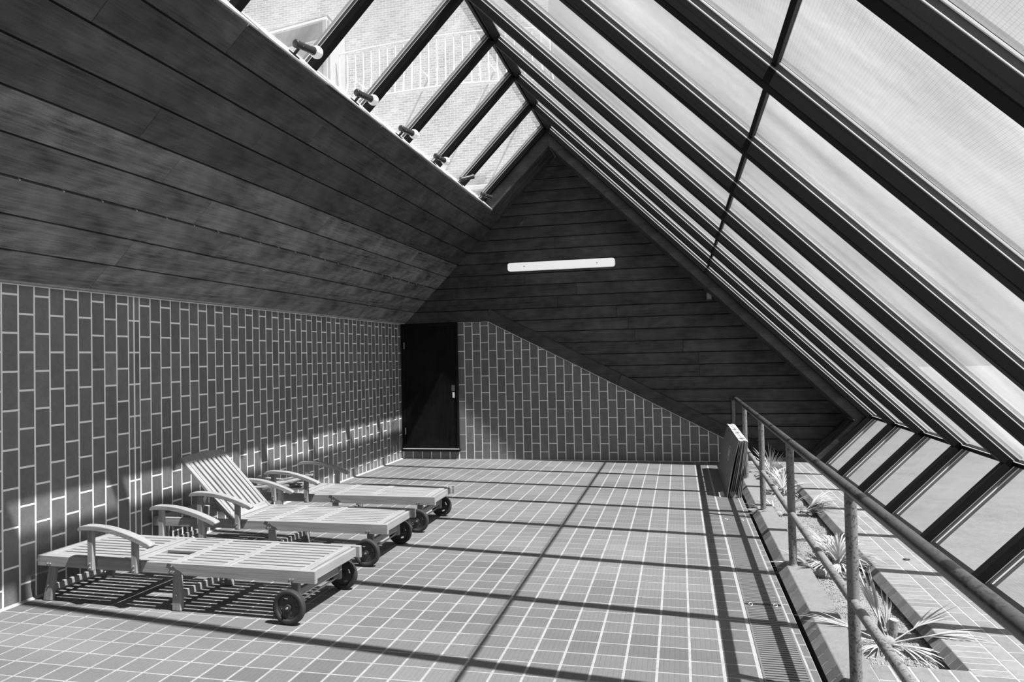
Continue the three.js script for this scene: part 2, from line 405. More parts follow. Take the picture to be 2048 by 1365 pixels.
// timber ceiling ------------------------------------------------------
const ceiling = structure('ceiling');
{
  const fr = { o: V(0, CE, 0), u: V(0, 0, 1), v: V(H, H, 0), n: V(H, -H, 0) }, at = (y) => (y - CE) / H;
  mesh('backing', slopeBox(0.1, CE + 0.1, TOPX - 0.01, TOPY - 0.01, 0.024, 0.16, -0.25, ZN + 0.25, 0.002), M.gap, ceiling);
  const list = [];
  for (let k = 0; k < 9; k++) {
    const y0 = k ? 2.0472 + 0.1728 * k : 2.057, y1 = 2.0472 + 0.1728 * (k + 1);
    let z = 0.0;
    let end = rr(0.8, 2.6);
    while (z < ZN) {
      const e = Math.min(end, ZN);
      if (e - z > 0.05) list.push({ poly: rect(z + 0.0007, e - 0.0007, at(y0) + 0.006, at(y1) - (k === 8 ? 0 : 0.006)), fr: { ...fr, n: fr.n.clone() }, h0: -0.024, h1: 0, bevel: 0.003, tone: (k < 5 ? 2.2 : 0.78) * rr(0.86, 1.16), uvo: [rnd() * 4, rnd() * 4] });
      z = e; end = e + rr(1.7, 2.9);
    }
  }
  // frame is left-handed (u x v points out of the room), so mirror u
  for (const p of list) { p.fr.u = V(0, 0, -1); p.poly = p.poly.map(([a, b]) => [-a, b]).reverse(); }
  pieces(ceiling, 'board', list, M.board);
  mesh('soffit', spanBox(-0.02, 0.079, 2.053, 2.14, 0, ZN, 0.001), M.plaster, ceiling);
  // cable with clips along one of the board joints
  mesh('cable', cyl(V(0.592, 2.5665, 0), V(0.592, 2.5665, ZN), 0.0035, 0.0035, 6), M.gap, ceiling);
  for (let i = 0; i < 40; i++) mesh('cable_clip', cyl(V(0.586, 2.5725, 0.56 + i * 0.2945), V(0.602, 2.5565, 0.56 + i * 0.2945), 0.006, 0.0045, 8), M.bolt, ceiling);
  // upper edge: fascia and pale ledge running out to the glass
  mesh('ledge', slopeBox(TOPX, TOPY, TOPX - 0.26 * H, TOPY + 0.26 * H, -0.01, 0.02, LZ, ZN, 0.002), M.ledge, ceiling);
}
// boarded lining beside the far wall
const lining = structure('trim_1');
{
  const w = 0.17, ax = (LR - CE) / 2, ay = (LR + CE) / 2, fx = (LR + LT) / 2, fy = (LR - LT) / 2;
  mesh('backing', slopeBox(TOPX, TOPY, ax + 0.05, ay + 0.05, 0.022, 0.1, 0, LZ, 0.002), M.gap, lining);
  mesh('backing', slopeBox(ax, ay, fx, fy, 0.022, 0.1, 0, LZ, 0.002), M.gap, lining);
  mesh('backing', slopeBox(fx, fy, LT, 0, 0.022, 0.1, 0, LZ, 0.002), M.gap, lining);
  for (let k = 0; k < 3; k++) {
    const z0 = k * w + 0.002, z1 = (k + 1) * w - 0.002;
    mesh('board', slopeBox(TOPX, TOPY, ax, ay, 0, 0.022, z0, z1), M.plank, lining);
    mesh('board', slopeBox(ax, ay, fx, fy, 0, 0.022, z0, z1), M.plank, lining);
    mesh('board', slopeBox(fx, fy, LT + PLAT, PLAT, 0, 0.022, z0, z1), M.plank, lining);
  }
  const xy = frame(V(0, 0, 0), V(1, 0, 0), V(0, 1, 0)), lx = (TOPX + TOPY - DL) / 2, ly = (TOPX + TOPY + DL) / 2;
  for (const quad of [[[TOPX, TOPY], [ax, ay], [APX, APY], [lx, ly]], [[ax, ay], [fx, fy], [FX, FY], [APX, APY]], [[fx, fy], [LT + PLAT, PLAT], [RT + PLAT, PLAT], [FX, FY]]]) {
    const poly = polyArea(quad) > 0 ? quad : quad.reverse();
    mesh('edge_board', prism(poly, xy, LZ, RAFTERS[0] - 0.037, 0.002, 1, [rnd(), rnd()]), M.plank, lining);
  }
}

// ---------------------------------------------------------------- glazing
function paneGeo(a, b, z0, z1) { // quad between 2D points a and b, uv in metres (u along z, v along the slope)
  const L = Math.hypot(b[0] - a[0], b[1] - a[1]), g = new THREE.BufferGeometry(), uo = rnd() * 5, vo = rnd() * 5;
  g.setAttribute('position', new THREE.Float32BufferAttribute([a[0], a[1], z0, b[0], b[1], z0, b[0], b[1], z1, a[0], a[1], z1], 3));
  g.setAttribute('uv', new THREE.Float32BufferAttribute([uo + z0, vo, uo + z0, vo + L, uo + z1, vo + L, uo + z1, vo], 2));
  g.setIndex([0, 1, 2, 0, 2, 3]); g.computeVertexNormals(); return g;
}
const BW = 0.036, SW = 0.025, BD = 0.06, SD = 0.038;
function glazing(name, A, B, material, flip, cuts = []) { // white-line plane from A down to B; outward offset positive
  const win = structure(name);
  const len = Math.hypot(B[0] - A[0], B[1] - A[1]), d = [(B[0] - A[0]) / len, (B[1] - A[1]) / len], out = [-d[1] * flip, d[0] * flip];
  const off = (p, o) => [p[0] + out[0] * o, p[1] + out[1] * o];
  const member = (o0, o1, z0, z1, bev) => slopeBox(A[0], A[1], B[0], B[1], flip * o0, flip * o1, z0, z1, bev);
  for (const z of RAFTERS) {
    const r = mesh('rafter', member(-BD, 0, z - BW, z + BW, 0.004), M.beam, win);
    mesh('glazing_strip', member(0, SD, z - SW, z + SW, 0.002), M.strip, r);
    mesh('cover_cap', member(SD + 0.003, SD + 0.02, z - SW - 0.006, z + SW + 0.006, 0.003), M.beam, r);
    for (const s of [-1, 1]) {
      mesh('sealant_bead', member(0, 0.005, z + s * (BW - 0.006) - 0.002, z + s * (BW - 0.006) + 0.002, 0.001), M.bead, r);
      mesh('sealant_bead', member(SD - 0.009, SD - 0.001, z + s * (SW + 0.003) - 0.003, z + s * (SW + 0.003) + 0.003, 0.001), M.bead, r);
    }
  }
  const stops = [0, ...cuts, len];
  for (let k = 0; k + 1 < RAFTERS.length; k++) for (let c = 0; c + 1 < stops.length; c++) {
    const p = off([A[0] + d[0] * stops[c], A[1] + d[1] * stops[c]], SD + 0.001), q = off([A[0] + d[0] * stops[c + 1], A[1] + d[1] * stops[c + 1]], SD + 0.001);
    mesh('pane', paneGeo(p, q, RAFTERS[k] + SW - 0.006, RAFTERS[k + 1] - SW + 0.006), material, win);
  }
  for (const c of cuts) {
    const P = [A[0] + d[0] * c, A[1] + d[1] * c];
    for (let k = 0; k + 1 < RAFTERS.length; k++) mesh('transom', slopeBox(P[0] - d[0] * 0.012, P[1] - d[1] * 0.012, P[0] + d[0] * 0.012, P[1] + d[1] * 0.012, flip * 0.012, flip * 0.05, RAFTERS[k] + SW, RAFTERS[k + 1] - SW, 0.002), M.beam, win);
  }
  return win;
}
// left slope: from the ridge down to the ledge; right slope; low return
const leftFoot = [TOPX - 0.13 * H - 0.06, TOPX - 0.13 * H - 0.06 + DL];
const win1 = glazing('window_1', [APX, APY], [(TOPX + TOPY - DL) / 2, (TOPX + TOPY + DL) / 2], M.clearGlass, -1);
const purlinAt = Math.hypot(4.53 - APX, 4.53 - APX);
const win2 = glazing('window_2', [APX, APY], [FX, FY], M.glass, 1, [purlinAt]);
const win3 = glazing('window_3', [FX, FY], [RT + PLAT, PLAT], M.glass, 1);
// ridge and fold members
mesh('ridge_board', slopeBox(APX, APY, APX + 0.08 * H, APY - 0.08 * H, -0.035, 0.05, LZ, ZN), M.beam, win2);
mesh('ridge_board', slopeBox(APX, APY, APX - 0.05 * H, APY - 0.05 * H, -0.05, 0.035, LZ, ZN), M.beam, win1);
mesh('ridge_cap', cyl(V(APX, APY + 0.05, LZ), V(APX, APY + 0.05, ZN), 0.045, 0.045, 12), M.beam, win2);
mesh('eaves_bar', spanBox(FX - 0.02, FX + 0.045, FY - 0.022, FY + 0.022, LZ, ZN, 0.004), M.beam, win2);
mesh('sealant_bead', spanBox(FX - 0.026, FX - 0.02, FY + 0.012, FY + 0.017, LZ, ZN, 0.001), M.bead, win2);
mesh('sill_bar', spanBox(RT + PLAT - 0.005, RT + PLAT + 0.05, PLAT, PLAT + 0.012, LZ, ZN, 0.003), M.beam, win3);

// door ----------------------------------------------------------------
const door = structure('door_1');
mesh('door_frame', spanBox(0.012, 0.06, 0.15, 2.05, -0.02, 0.03), M.door, door);
mesh('door_frame', spanBox(0.88, 0.915, 0.15, 2.05, -0.02, 0.03), M.door, door);
mesh('door_frame', spanBox(0.012, 0.915, 2.005, 2.05, -0.02, 0.032), M.door, door);
const leaf = mesh('door_leaf', spanBox(0.062, 0.878, 0.165, 2.003, -0.02, 0.018), M.door, door);
mesh('lock_plate', spanBox(0.82, 0.85, 0.92, 1.0, 0.018, 0.026, 0.002), M.wornPlate, leaf);
mesh('lock_plate', spanBox(0.805, 0.86, 1.02, 1.11, 0.018, 0.022, 0.002), M.strip, leaf);
for (const y of [0.42, 1.72]) mesh('hinge', cyl(V(0.061, y - 0.05, 0.026), V(0.061, y + 0.05, 0.026), 0.007, 0.007, 8), M.metal, leaf);
mesh('threshold', spanBox(0.0, 0.925, 0.118, 0.152, -0.02, 0.06, 0.004), M.door, door);
mesh('threshold_strip', spanBox(0.02, 0.915, 0.152, 0.158, 0.035, 0.055, 0.001), M.wornPlate, door);

// ---------------------------------------------------------------- low planter with brick edges
const planter = thing('brick_planter', 'long low planter with brick edges along the foot of the sloping glass', 'planter', [0, 0, 0]);
{
  const beds = [[0.62, 6.71], [7.05, 9.6]], x0 = 4.815, x1 = 4.955, x2 = 5.368, xe = 5.94;
  const section = frame(V(0, 0, 0), V(1, 0, 0), V(0, 1, 0)), bedGap = 0.0016;
  const d1 = 0.053, d2 = 0.044; // drop of the splayed bricks on either side
  mesh('curb', prism([[x0 - 0.02, -0.3], [x1, -0.3], [x1, PLAT], [x0, PLAT], [x0 - 0.02, PLAT - 0.02]], section, 0, ZN, 0.002), M.concrete, planter);
  mesh('curb_cap', prism(rect(0, ZN, x0 + 0.002, x1), frame(V(0, PLAT, 0), V(0, 0, 1), V(1, 0, 0)), -0.004, 0.0012, 0.0008), M.concrete, planter);
  mesh('coping_bed', prism([[x0 - d1 + 0.004, PLAT - d1], [x0 - 0.015, PLAT - d1], [x0 + 0.004, PLAT - 0.004 - bedGap], [x0 + bedGap, PLAT - bedGap], [x0 - d1 + bedGap, PLAT - d1]].reverse().reverse(), section, 0, ZN, 0), M.pavingGrout, planter);
  mesh('platform', prism([[x2 - 0.02, -0.3], [xe, -0.3], [xe, PLAT - 0.0012], [x2 + bedGap, PLAT - 0.0012], [x2 - d2 + bedGap, PLAT - d2], [x2 - 0.02, PLAT - d2]], section, 0, beds[0][0], 0), M.pavingGrout, planter);
  for (const [a, b] of [[beds[0][0], beds[0][1]], [beds[0][1], beds[1][0]], [beds[1][0], ZN]]) mesh('platform', prism([[x2 - 0.015, -0.3], [xe, -0.3], [xe, PLAT - 0.0012], [x2 + bedGap, PLAT - 0.0012], [x2 - d2 + bedGap, PLAT - d2 + 0.0001], [x2 - 0.015, PLAT - d2]], section, a, b, 0), M.pavingGrout, planter);
  const cross = [[0, beds[0][0]], [beds[0][1], beds[1][0]], [beds[1][1], ZN]];
  for (const [a, b] of cross) mesh('platform', spanBox(x1, x2 + 0.004, -0.3, PLAT - 0.0013, a, b, 0.0005), M.pavingGrout, planter);
  // splayed brick copings, facing up and towards -x
  const splay = (x, d) => frame(V(x - d, PLAT - d, 0), V(0, 0, 1), V(H, H, 0)), edges = [];
  for (let z = 0.02; z < 9.5; z += 0.092) edges.push({ poly: rect(z + 0.004, z + 0.088, 0, d1 / H - 0.001), fr: splay(x0, d1), h0: -0.004, h1: 0.0008, bevel: 0.0008, tone: rr(0.6, 1.3), uvo: [rnd(), rnd()] });
  for (const [a, b] of beds) for (let z = a; z + 0.068 < b + 0.02; z += 0.0675) edges.push({ poly: rect(z + 0.003, z + 0.0645, 0, d2 / H - 0.001), fr: splay(x2, d2), h0: -0.004, h1: 0.0008, bevel: 0.0008, tone: rr(0.7, 1.25), uvo: [rnd(), rnd()] });
  pieces(planter, 'edge_brick', edges, M.edgeTile, 200);
  const fr = frame(V(0, PLAT, 0), V(0, 0, 1), V(1, 0, 0)), pav = [];
  for (let z = 0.005; z < 10; z += 0.0675) pav.push({ poly: rect(z + 0.0035, z + 0.064, x2 + 0.002, 5.526), fr, h0: -0.006, h1: 0, bevel: 0.0008, tone: rr(0.85, 1.12) });
  for (let c = 0; c < 5; c++) for (let z = -0.1 * (c % 2); z < 10; z += 0.205) pav.push({ poly: rect(Math.max(0.004, z + 0.0035), z + 0.2015, 5.534 + c * 0.081, 5.534 + c * 0.081 + 0.0735), fr, h0: -0.006, h1: 0, bevel: 0.0008, tone: rr(0.85, 1.12) });
  for (const [a, b] of cross) for (let c = 0; c < 5; c++) for (let z = a; z + 0.15 < b + 0.03; z += 0.16) pav.push({ poly: rect(z + 0.004, Math.min(z + 0.156, b - 0.003), x1 + 0.004 + c * 0.082, x1 + c * 0.082 + 0.076), fr, h0: -0.006, h1: 0, bevel: 0.0008, tone: rr(0.85, 1.12) });
  pieces(planter, 'paver', pav, M.paving, 300);
  // soil
  const soil = thing('planter_soil', 'pale gritty soil filling the long brick planter', 'soil'); soil.userData.kind = 'stuff';
  for (const [a, b] of beds) {
    const g = new THREE.PlaneGeometry(x2 - x1, b - a, 12, Math.round((b - a) * 20)); g.rotateX(-Math.PI / 2); g.translate((x1 + x2) / 2, 0, (a + b) / 2);
    const P = g.attributes.position, U = g.attributes.uv;
    for (let i = 0; i < P.count; i++) { const x = P.getX(i), z = P.getZ(i); P.setY(i, -0.005 + 0.02 * noise.noise(x * 6, z * 6, 1) + 0.008 * noise.noise(x * 21, z * 21, 2)); U.setXY(i, x, z); }
    g.computeVertexNormals();
    mesh('soil_bed', g, M.soil, soil);
  }
  const pg = new THREE.IcosahedronGeometry(1, 0), inst = new THREE.InstancedMesh(pg, M.pebble, 5200), mtx = new THREE.Matrix4(), q = new THREE.Quaternion(), col = new THREE.Color();
  for (let i = 0; i < 5200; i++) {
    const x = rr(x1 + 0.01, x2 - 0.01), z = rnd() < 0.75 ? rr(2.8, 6.7) : rr(0.64, 6.7), s = rr(0.002, 0.0055);
    q.setFromEuler(new THREE.Euler(rr(0, 6), rr(0, 6), rr(0, 6)));
    mtx.compose(V(x, -0.003 + 0.02 * noise.noise(x * 6, z * 6, 1) + 0.008 * noise.noise(x * 21, z * 21, 2), z), q, V(s, s * 0.7, s)); inst.setMatrixAt(i, mtx); inst.setColorAt(i, col.setRGB(1, 1, 1).multiplyScalar(rr(0.6, 1.4)));
  }
  inst.name = 'grit'; inst.castShadow = inst.receiveShadow = true; inst.userData.kind = 'stuff'; soil.add(inst);
}

// drain gratings -------------------------------------------------------
function grating(z0, z1, slotted, label) {
  const t = thing('drain_grating', label, 'drain grating', [4.595, 0, (z0 + z1) / 2]);
  const L = z1 - z0;
  if (slotted) {
    for (const s of [-1, 1]) mesh('side_bar', spanBox(s * 0.1 - 0.005, s * 0.1 + 0.005, -0.02, 0.002, -L / 2, L / 2, 0.001), M.grate, t);
    const bars = [], n = Math.round(L / 0.027);
    for (let i = 0; i < n; i++) bars.push(spanBox(-0.097, 0.097, -0.02, 0.002, -L / 2 + (i + 0.2) * L / n, -L / 2 + (i + 0.75) * L / n, 0.001));
    const b = mesh('grate_bars', mergeGeometries(bars), M.grate, t); b.userData.kind = 'stuff';
    for (const s of [-1, 1]) { const r = new THREE.TorusGeometry(0.011, 0.0025, 6, 14); r.rotateX(-1.2); r.translate(s * 0.07, 0.006, -L / 2 - 0.006 + 0.012); mesh('lifting_ring', r, M.bolt, t); }
  } else mesh('cover_plate', spanBox(-0.105, 0.105, -0.03, 0.002, -L / 2, L / 2, 0.002), M.smoothTile, t);
  return t;
}
grating(5.775, 8.3, true, 'slotted drain grating nearest the camera, dark rail shadow across it');
grating(3.535, 5.745, true, 'middle slotted drain grating between the two lifting rings and the plain covers');
grating(2.925, 3.525, false, 'short plain drain cover just in front of the leaning cardboard');
grating(0.05, 2.915, false, 'plain drain cover running under the leaning cardboard to the far wall');

// handrail ---------------------------------------------------------------
const rail = thing('handrail', 'rusty painted pipe handrail with two rails standing on the planter curb', 'handrail', [4.885, PLAT, 0.05]);
{
  const top = 0.9 - PLAT, mid = 0.42 - PLAT, zs = [0.02, 1.75, 3.44, 5.17, 6.92, 8.65, 10.4].map((z) => z - 0.05);
  const path = new THREE.CatmullRomCurve3([V(0, top - 0.03, 0), V(0, top, 0.03), V(0, top, 0.2), V(0, top, 5), V(0, top, 10.4)], false, 'catmullrom', 0.05);
  const g = new THREE.TubeGeometry(path, 120, 0.0255, 14); const uv = g.attributes.uv; for (let i = 0; i < uv.count; i++) uv.setXY(i, uv.getY(i) * 0.16, uv.getX(i) * 10.4);
  mesh('top_rail', g, M.railPipe, rail);
  for (let i = 0; i + 1 < zs.length; i++) mesh('mid_rail', cyl(V(0, mid, zs[i] + 0.02), V(0, mid, zs[i + 1] - 0.02), 0.021, 0.021), M.pipe, rail);
  for (const z of zs) { mesh('post', cyl(V(0, 0, z), V(0, top, z), 0.0255, 0.0255, 16), M.pipe, rail); mesh('weld', cyl(V(0, 0, z), V(0, 0.012, z), 0.031, 0.027, 16), M.pipe, rail); }
}
rail.position.x = 4.855;

// ---------------------------------------------------------------- sun loungers
function lounger(label, position, turn, raised, opts = {}) {
  const t = thing('sun_lounger', label, 'sun lounger', position, 'slatted wooden sun loungers on wheels'); t.rotation.y = turn;
  const W = 0.275, y0 = 0.232, y1 = 0.3;
  for (const s of [-1, 1]) {
    mesh('side_rail', spanBox(0, 1.14, y0, y1, s * W - 0.013, s * W + 0.013, 0.003), M.teak, t);
    // foot rail with the S-shaped joint
    const sh = new THREE.Shape(); sh.moveTo(1.0, y1); sh.bezierCurveTo(1.04, y1 - 0.004, 1.045, y1 - 0.03, 1.07, y1 - 0.038); sh.bezierCurveTo(1.1, y1 - 0.045, 1.105, y0 + 0.006, 1.12, y0); sh.lineTo(2.0, y0); sh.lineTo(2.0, y1); sh.closePath();
    const g = new THREE.ExtrudeGeometry(sh, { depth: 0.026, bevelEnabled: true, bevelSize: 0.002, bevelThickness: 0.002, bevelSegments: 1, curveSegments: 8 }); g.translate(0, 0, s * W - 0.013 + s * 0.003);
    mesh('foot_rail', g, M.teak, t);
    // legs
    const leg = (xt, xb, name, h = 0.3) => { const gg = box(0.06, h, 0.032, 0.006); const P = gg.attributes.position; for (let i = 0; i < P.count; i++) { const k = 0.5 - P.getY(i) / h; P.setX(i, P.getX(i) * (0.85 + 0.3 * k) + xt + (xb - xt) * k); P.setY(i, P.getY(i) + h / 2); P.setZ(i, P.getZ(i) + s * (W - 0.028)); } gg.computeVertexNormals(); return mesh(name, gg, M.teak, t); };
    leg(0.1, 0.045, 'leg', 0.285); leg(1.035, 1.035, 'leg', 0.285);
    const strut = mesh('wheel_strut', spanBox(1.825, 1.875, 0.09, 0.285, s * (W - 0.028) - 0.015, s * (W - 0.028) + 0.015, 0.004), M.teak, t);
    const bolts = [[0.085, 0.25], [0.105, 0.25], [1.025, 0.25], [1.045, 0.25], [1.03, 0.283], [1.84, 0.25], [1.86, 0.25], [0.06, 0.1], [1.04, 0.1]];
    for (const [x, y] of bolts) mesh('bolt', cyl(V(x, y, s * (W + (y > 0.2 ? 0.012 : -0.014))), V(x, y, s * (W + (y > 0.2 ? 0.024 : -0.006))), 0.006, 0.005, 8), M.bolt, t);
    // wheel
    const wz = s * (W + 0.045), wh = sub('wheel', t); wh.position.set(1.85, 0.1, wz);
    const prof = [[0.068, -0.012], [0.076, -0.019], [0.094, -0.019], [0.1, -0.012], [0.1, 0.012], [0.094, 0.019], [0.076, 0.019], [0.068, 0.012]].map(([r, y]) => new THREE.Vector2(r, y));
    const ty = new THREE.LatheGeometry([...prof, prof[0]], 36); ty.rotateX(Math.PI / 2); mesh('tyre', ty, M.tyre, wh);
    const disc = new THREE.Shape(); disc.absarc(0, 0, 0.074, 0, Math.PI * 2);
    for (let k = 0; k < 4; k++) { const a = k * Math.PI / 2 + 0.4, h = new THREE.Path(); h.absarc(0, 0, 0.058, a - 0.32, a + 0.32, false); h.absarc(0, 0, 0.043, a + 0.32, a - 0.32, true); h.closePath(); disc.holes.push(h); }
    const dg = new THREE.ExtrudeGeometry(disc, { depth: 0.012, bevelEnabled: true, bevelSize: 0.0015, bevelThickness: 0.0015, bevelSegments: 1, curveSegments: 24 }); dg.translate(0, 0, -0.006); mesh('wheel_disc', dg, M.wheel, wh);
    mesh('hub', cyl(V(0, 0, -0.022), V(0, 0, 0.022), 0.02, 0.02, 16), M.wheel, wh);
    mesh('hub_bolt', cyl(V(0, 0, s * 0.022), V(0, 0, s * 0.03), 0.008, 0.006, 10), M.bolt, wh);
    // armrest: arched board on two posts
    const arm = new THREE.Shape(), top = [[0.365, 0.488], [0.4, 0.508], [0.5, 0.51], [0.62, 0.497], [0.76, 0.463], [0.88, 0.42], [0.9, 0.405]], th = 0.024;
    arm.moveTo(...top[0]); arm.splineThru(top.slice(1).map(([x, y]) => new THREE.Vector2(x, y)));
    arm.lineTo(0.885, 0.392); arm.splineThru(top.slice(1, -1).reverse().map(([x, y]) => new THREE.Vector2(x - 0.006, y - th))); arm.lineTo(0.366, 0.478);
    const ag = new THREE.ExtrudeGeometry(arm, { depth: 0.05, bevelEnabled: true, bevelSize: 0.003, bevelThickness: 0.003, bevelSegments: 1, curveSegments: 10 }); ag.translate(0, 0, s * (W + 0.028) - 0.025);
    const ar = mesh('armrest', ag, M.teak, t);
    for (const [x, h] of [[0.445, 0.487], [0.775, 0.435]]) {
      const gg = box(0.042, h - y0 + 0.004, 0.028, 0.004, x, (h + y0) / 2, s * (W + 0.029)); mesh('arm_post', gg, M.teak, ar);
      for (const y of [0.25, 0.276]) mesh('bolt', cyl(V(x, y, s * (W + 0.043)), V(x, y, s * (W + 0.05)), 0.006, 0.005, 8), M.bolt, ar);
    }
  }
  // cross members
  const cross = (x0, x1, name = 'cross_rail', lo = y1 - 0.024, hi = y1) => mesh(name, spanBox(x0, x1, lo, hi, -W + 0.014, W - 0.014, 0.003), M.teak, t);
  cross(0.0, 0.024, 'head_rail', y0, y1); cross(0.71, 0.77); cross(1.0, 1.06); cross(1.36, 1.42); cross(1.885, 1.945); cross(1.955, 1.978, 'foot_board', y0 + 0.005, y1 - 0.004);
  cross(0.045, 0.07, 'stretcher', 0.06, 0.1); cross(1.022, 1.046, 'stretcher', 0.065, 0.11); mesh('axle_rail', spanBox(1.835, 1.865, 0.13, 0.175, -W + 0.02, W - 0.02, 0.003), M.teak, t);
  mesh('axle', cyl(V(1.85, 0.1, -W - 0.05), V(1.85, 0.1, W + 0.05), 0.006, 0.006, 8), M.bolt, t);
  const n = 9, pitch = (2 * W - 0.04) / n, sw = pitch * 0.68;
  for (const [a, b, id] of [[0.772, 0.998, 1], [1.062, 1.358, 2], [1.422, 1.883, 3]]) for (let i = 0; i < n; i++) {
    if (opts.missing && opts.missing(id, i)) continue;
    const z = -W + 0.02 + pitch * (i + 0.5);
    mesh('slat', spanBox(a, b, y1 - 0.02, y1 - 0.002, z - sw / 2, z + sw / 2, 0.002), M.teak, t);
  }
  // backrest panel, hinged at x = 0.7
  const br = sub('backrest', t); br.position.set(0.695, y1 - 0.01, 0);
  if (!opts.broken) {
    const w = W - 0.024, bl = 0.655;
    for (const s of [-1, 1]) mesh('stile', spanBox(-bl, 0, -0.012, 0.012, s * w - 0.018, s * w + 0.018, 0.003), M.teak, br);
    const hs = new THREE.Shape(); hs.moveTo(-bl, -w); hs.quadraticCurveTo(-bl - 0.03, 0, -bl, w); hs.lineTo(-bl + 0.062, w); hs.quadraticCurveTo(-bl + 0.045, 0, -bl + 0.062, -w); hs.closePath();
    const hg = new THREE.ExtrudeGeometry(hs, { depth: 0.02, bevelEnabled: true, bevelSize: 0.002, bevelThickness: 0.002, bevelSegments: 1 }); hg.rotateX(Math.PI / 2); hg.translate(0, 0.012, 0);
    mesh('top_rail', hg, M.teak, br);
    mesh('bottom_rail', spanBox(-0.06, 0, -0.012, 0.012, -w, w, 0.003), M.teak, br);
    const m = 8, pp = (2 * w - 0.036) / m;
    for (let i = 0; i < m; i++) { const z = -w + 0.018 + pp * (i + 0.5); mesh('slat', spanBox(-bl + 0.05, -0.058, -0.008, 0.009, z - pp * 0.31, z + pp * 0.31, 0.002), M.teak, br); }
  } else {
    const w = W - 0.024; mesh('stile', spanBox(-0.62, 0, -0.012, 0.012, w - 0.018, w + 0.018, 0.003), M.teak, br); mesh('bottom_rail', spanBox(-0.06, 0, -0.012, 0.012, -w, w, 0.003), M.teak, br);
    for (let i = 5; i < 8; i++) mesh('slat', spanBox(-0.2 - 0.06 * i, -0.058, -0.008, 0.009, -w + 0.055 * (i - 4) - 0.02, -w + 0.055 * (i - 4) + 0.02, 0.002), M.teak, br);
  }
  br.rotation.z = -raised;
  if (raised) {
    const pr = mesh('prop_bar', spanBox(-0.012, 0.012, 0, 0.275, -0.16, -0.13, 0.003), M.teak, t); pr.position.set(0.3, 0.27, 0); pr.rotation.z = -0.45;
    const pr2 = mesh('prop_bar', spanBox(-0.012, 0.012, 0, 0.275, 0.13, 0.16, 0.003), M.teak, t); pr2.position.set(0.3, 0.27, 0); pr2.rotation.z = -0.45;
  }
  return t;
}
lounger('slatted wooden sun lounger nearest the camera, lying flat with a missing slat', [0.09, 0, 6.17], -0.028, 0, { missing: (s, i) => s === 1 && i === 5 });
lounger('middle slatted wooden sun lounger with its backrest raised', [0.035, 0, 5.075], 0.0, 0.8);
lounger('farthest slatted wooden sun lounger with broken slats at its head', [0.04, 0, 4.045], 0.0, 0, { broken: true });
// loose broken slats on the farthest lounger
[[0.3, 0.313, 4.05, 0.5, 0.42, 0.0], [0.42, 0.335, 3.98, 0.42, -0.3, 0.05], [0.34, 0.358, 4.1, 0.36, 1.0, -0.05], [0.5, 0.372, 4.06, 0.3, 0.75, 0.12], [0.24, 0.36, 3.93, 0.46, -0.12, -0.04], [0.52, 0.392, 3.97, 0.28, 0.2, 0.14]].forEach(([x, y, z, L, a, b], i) => {
  const g = box(L, 0.018, 0.04, 0.002), s = own(new THREE.Mesh(g, M.teak)); s.name = numbered('broken_slat'); s.position.set(x, y, z); s.rotation.set(0, a, b); scene.add(s);
  s.userData = { label: 'loose broken wooden slat lying on the head of the farthest lounger', category: 'slat', group: 'broken slats on the farthest lounger' };
});

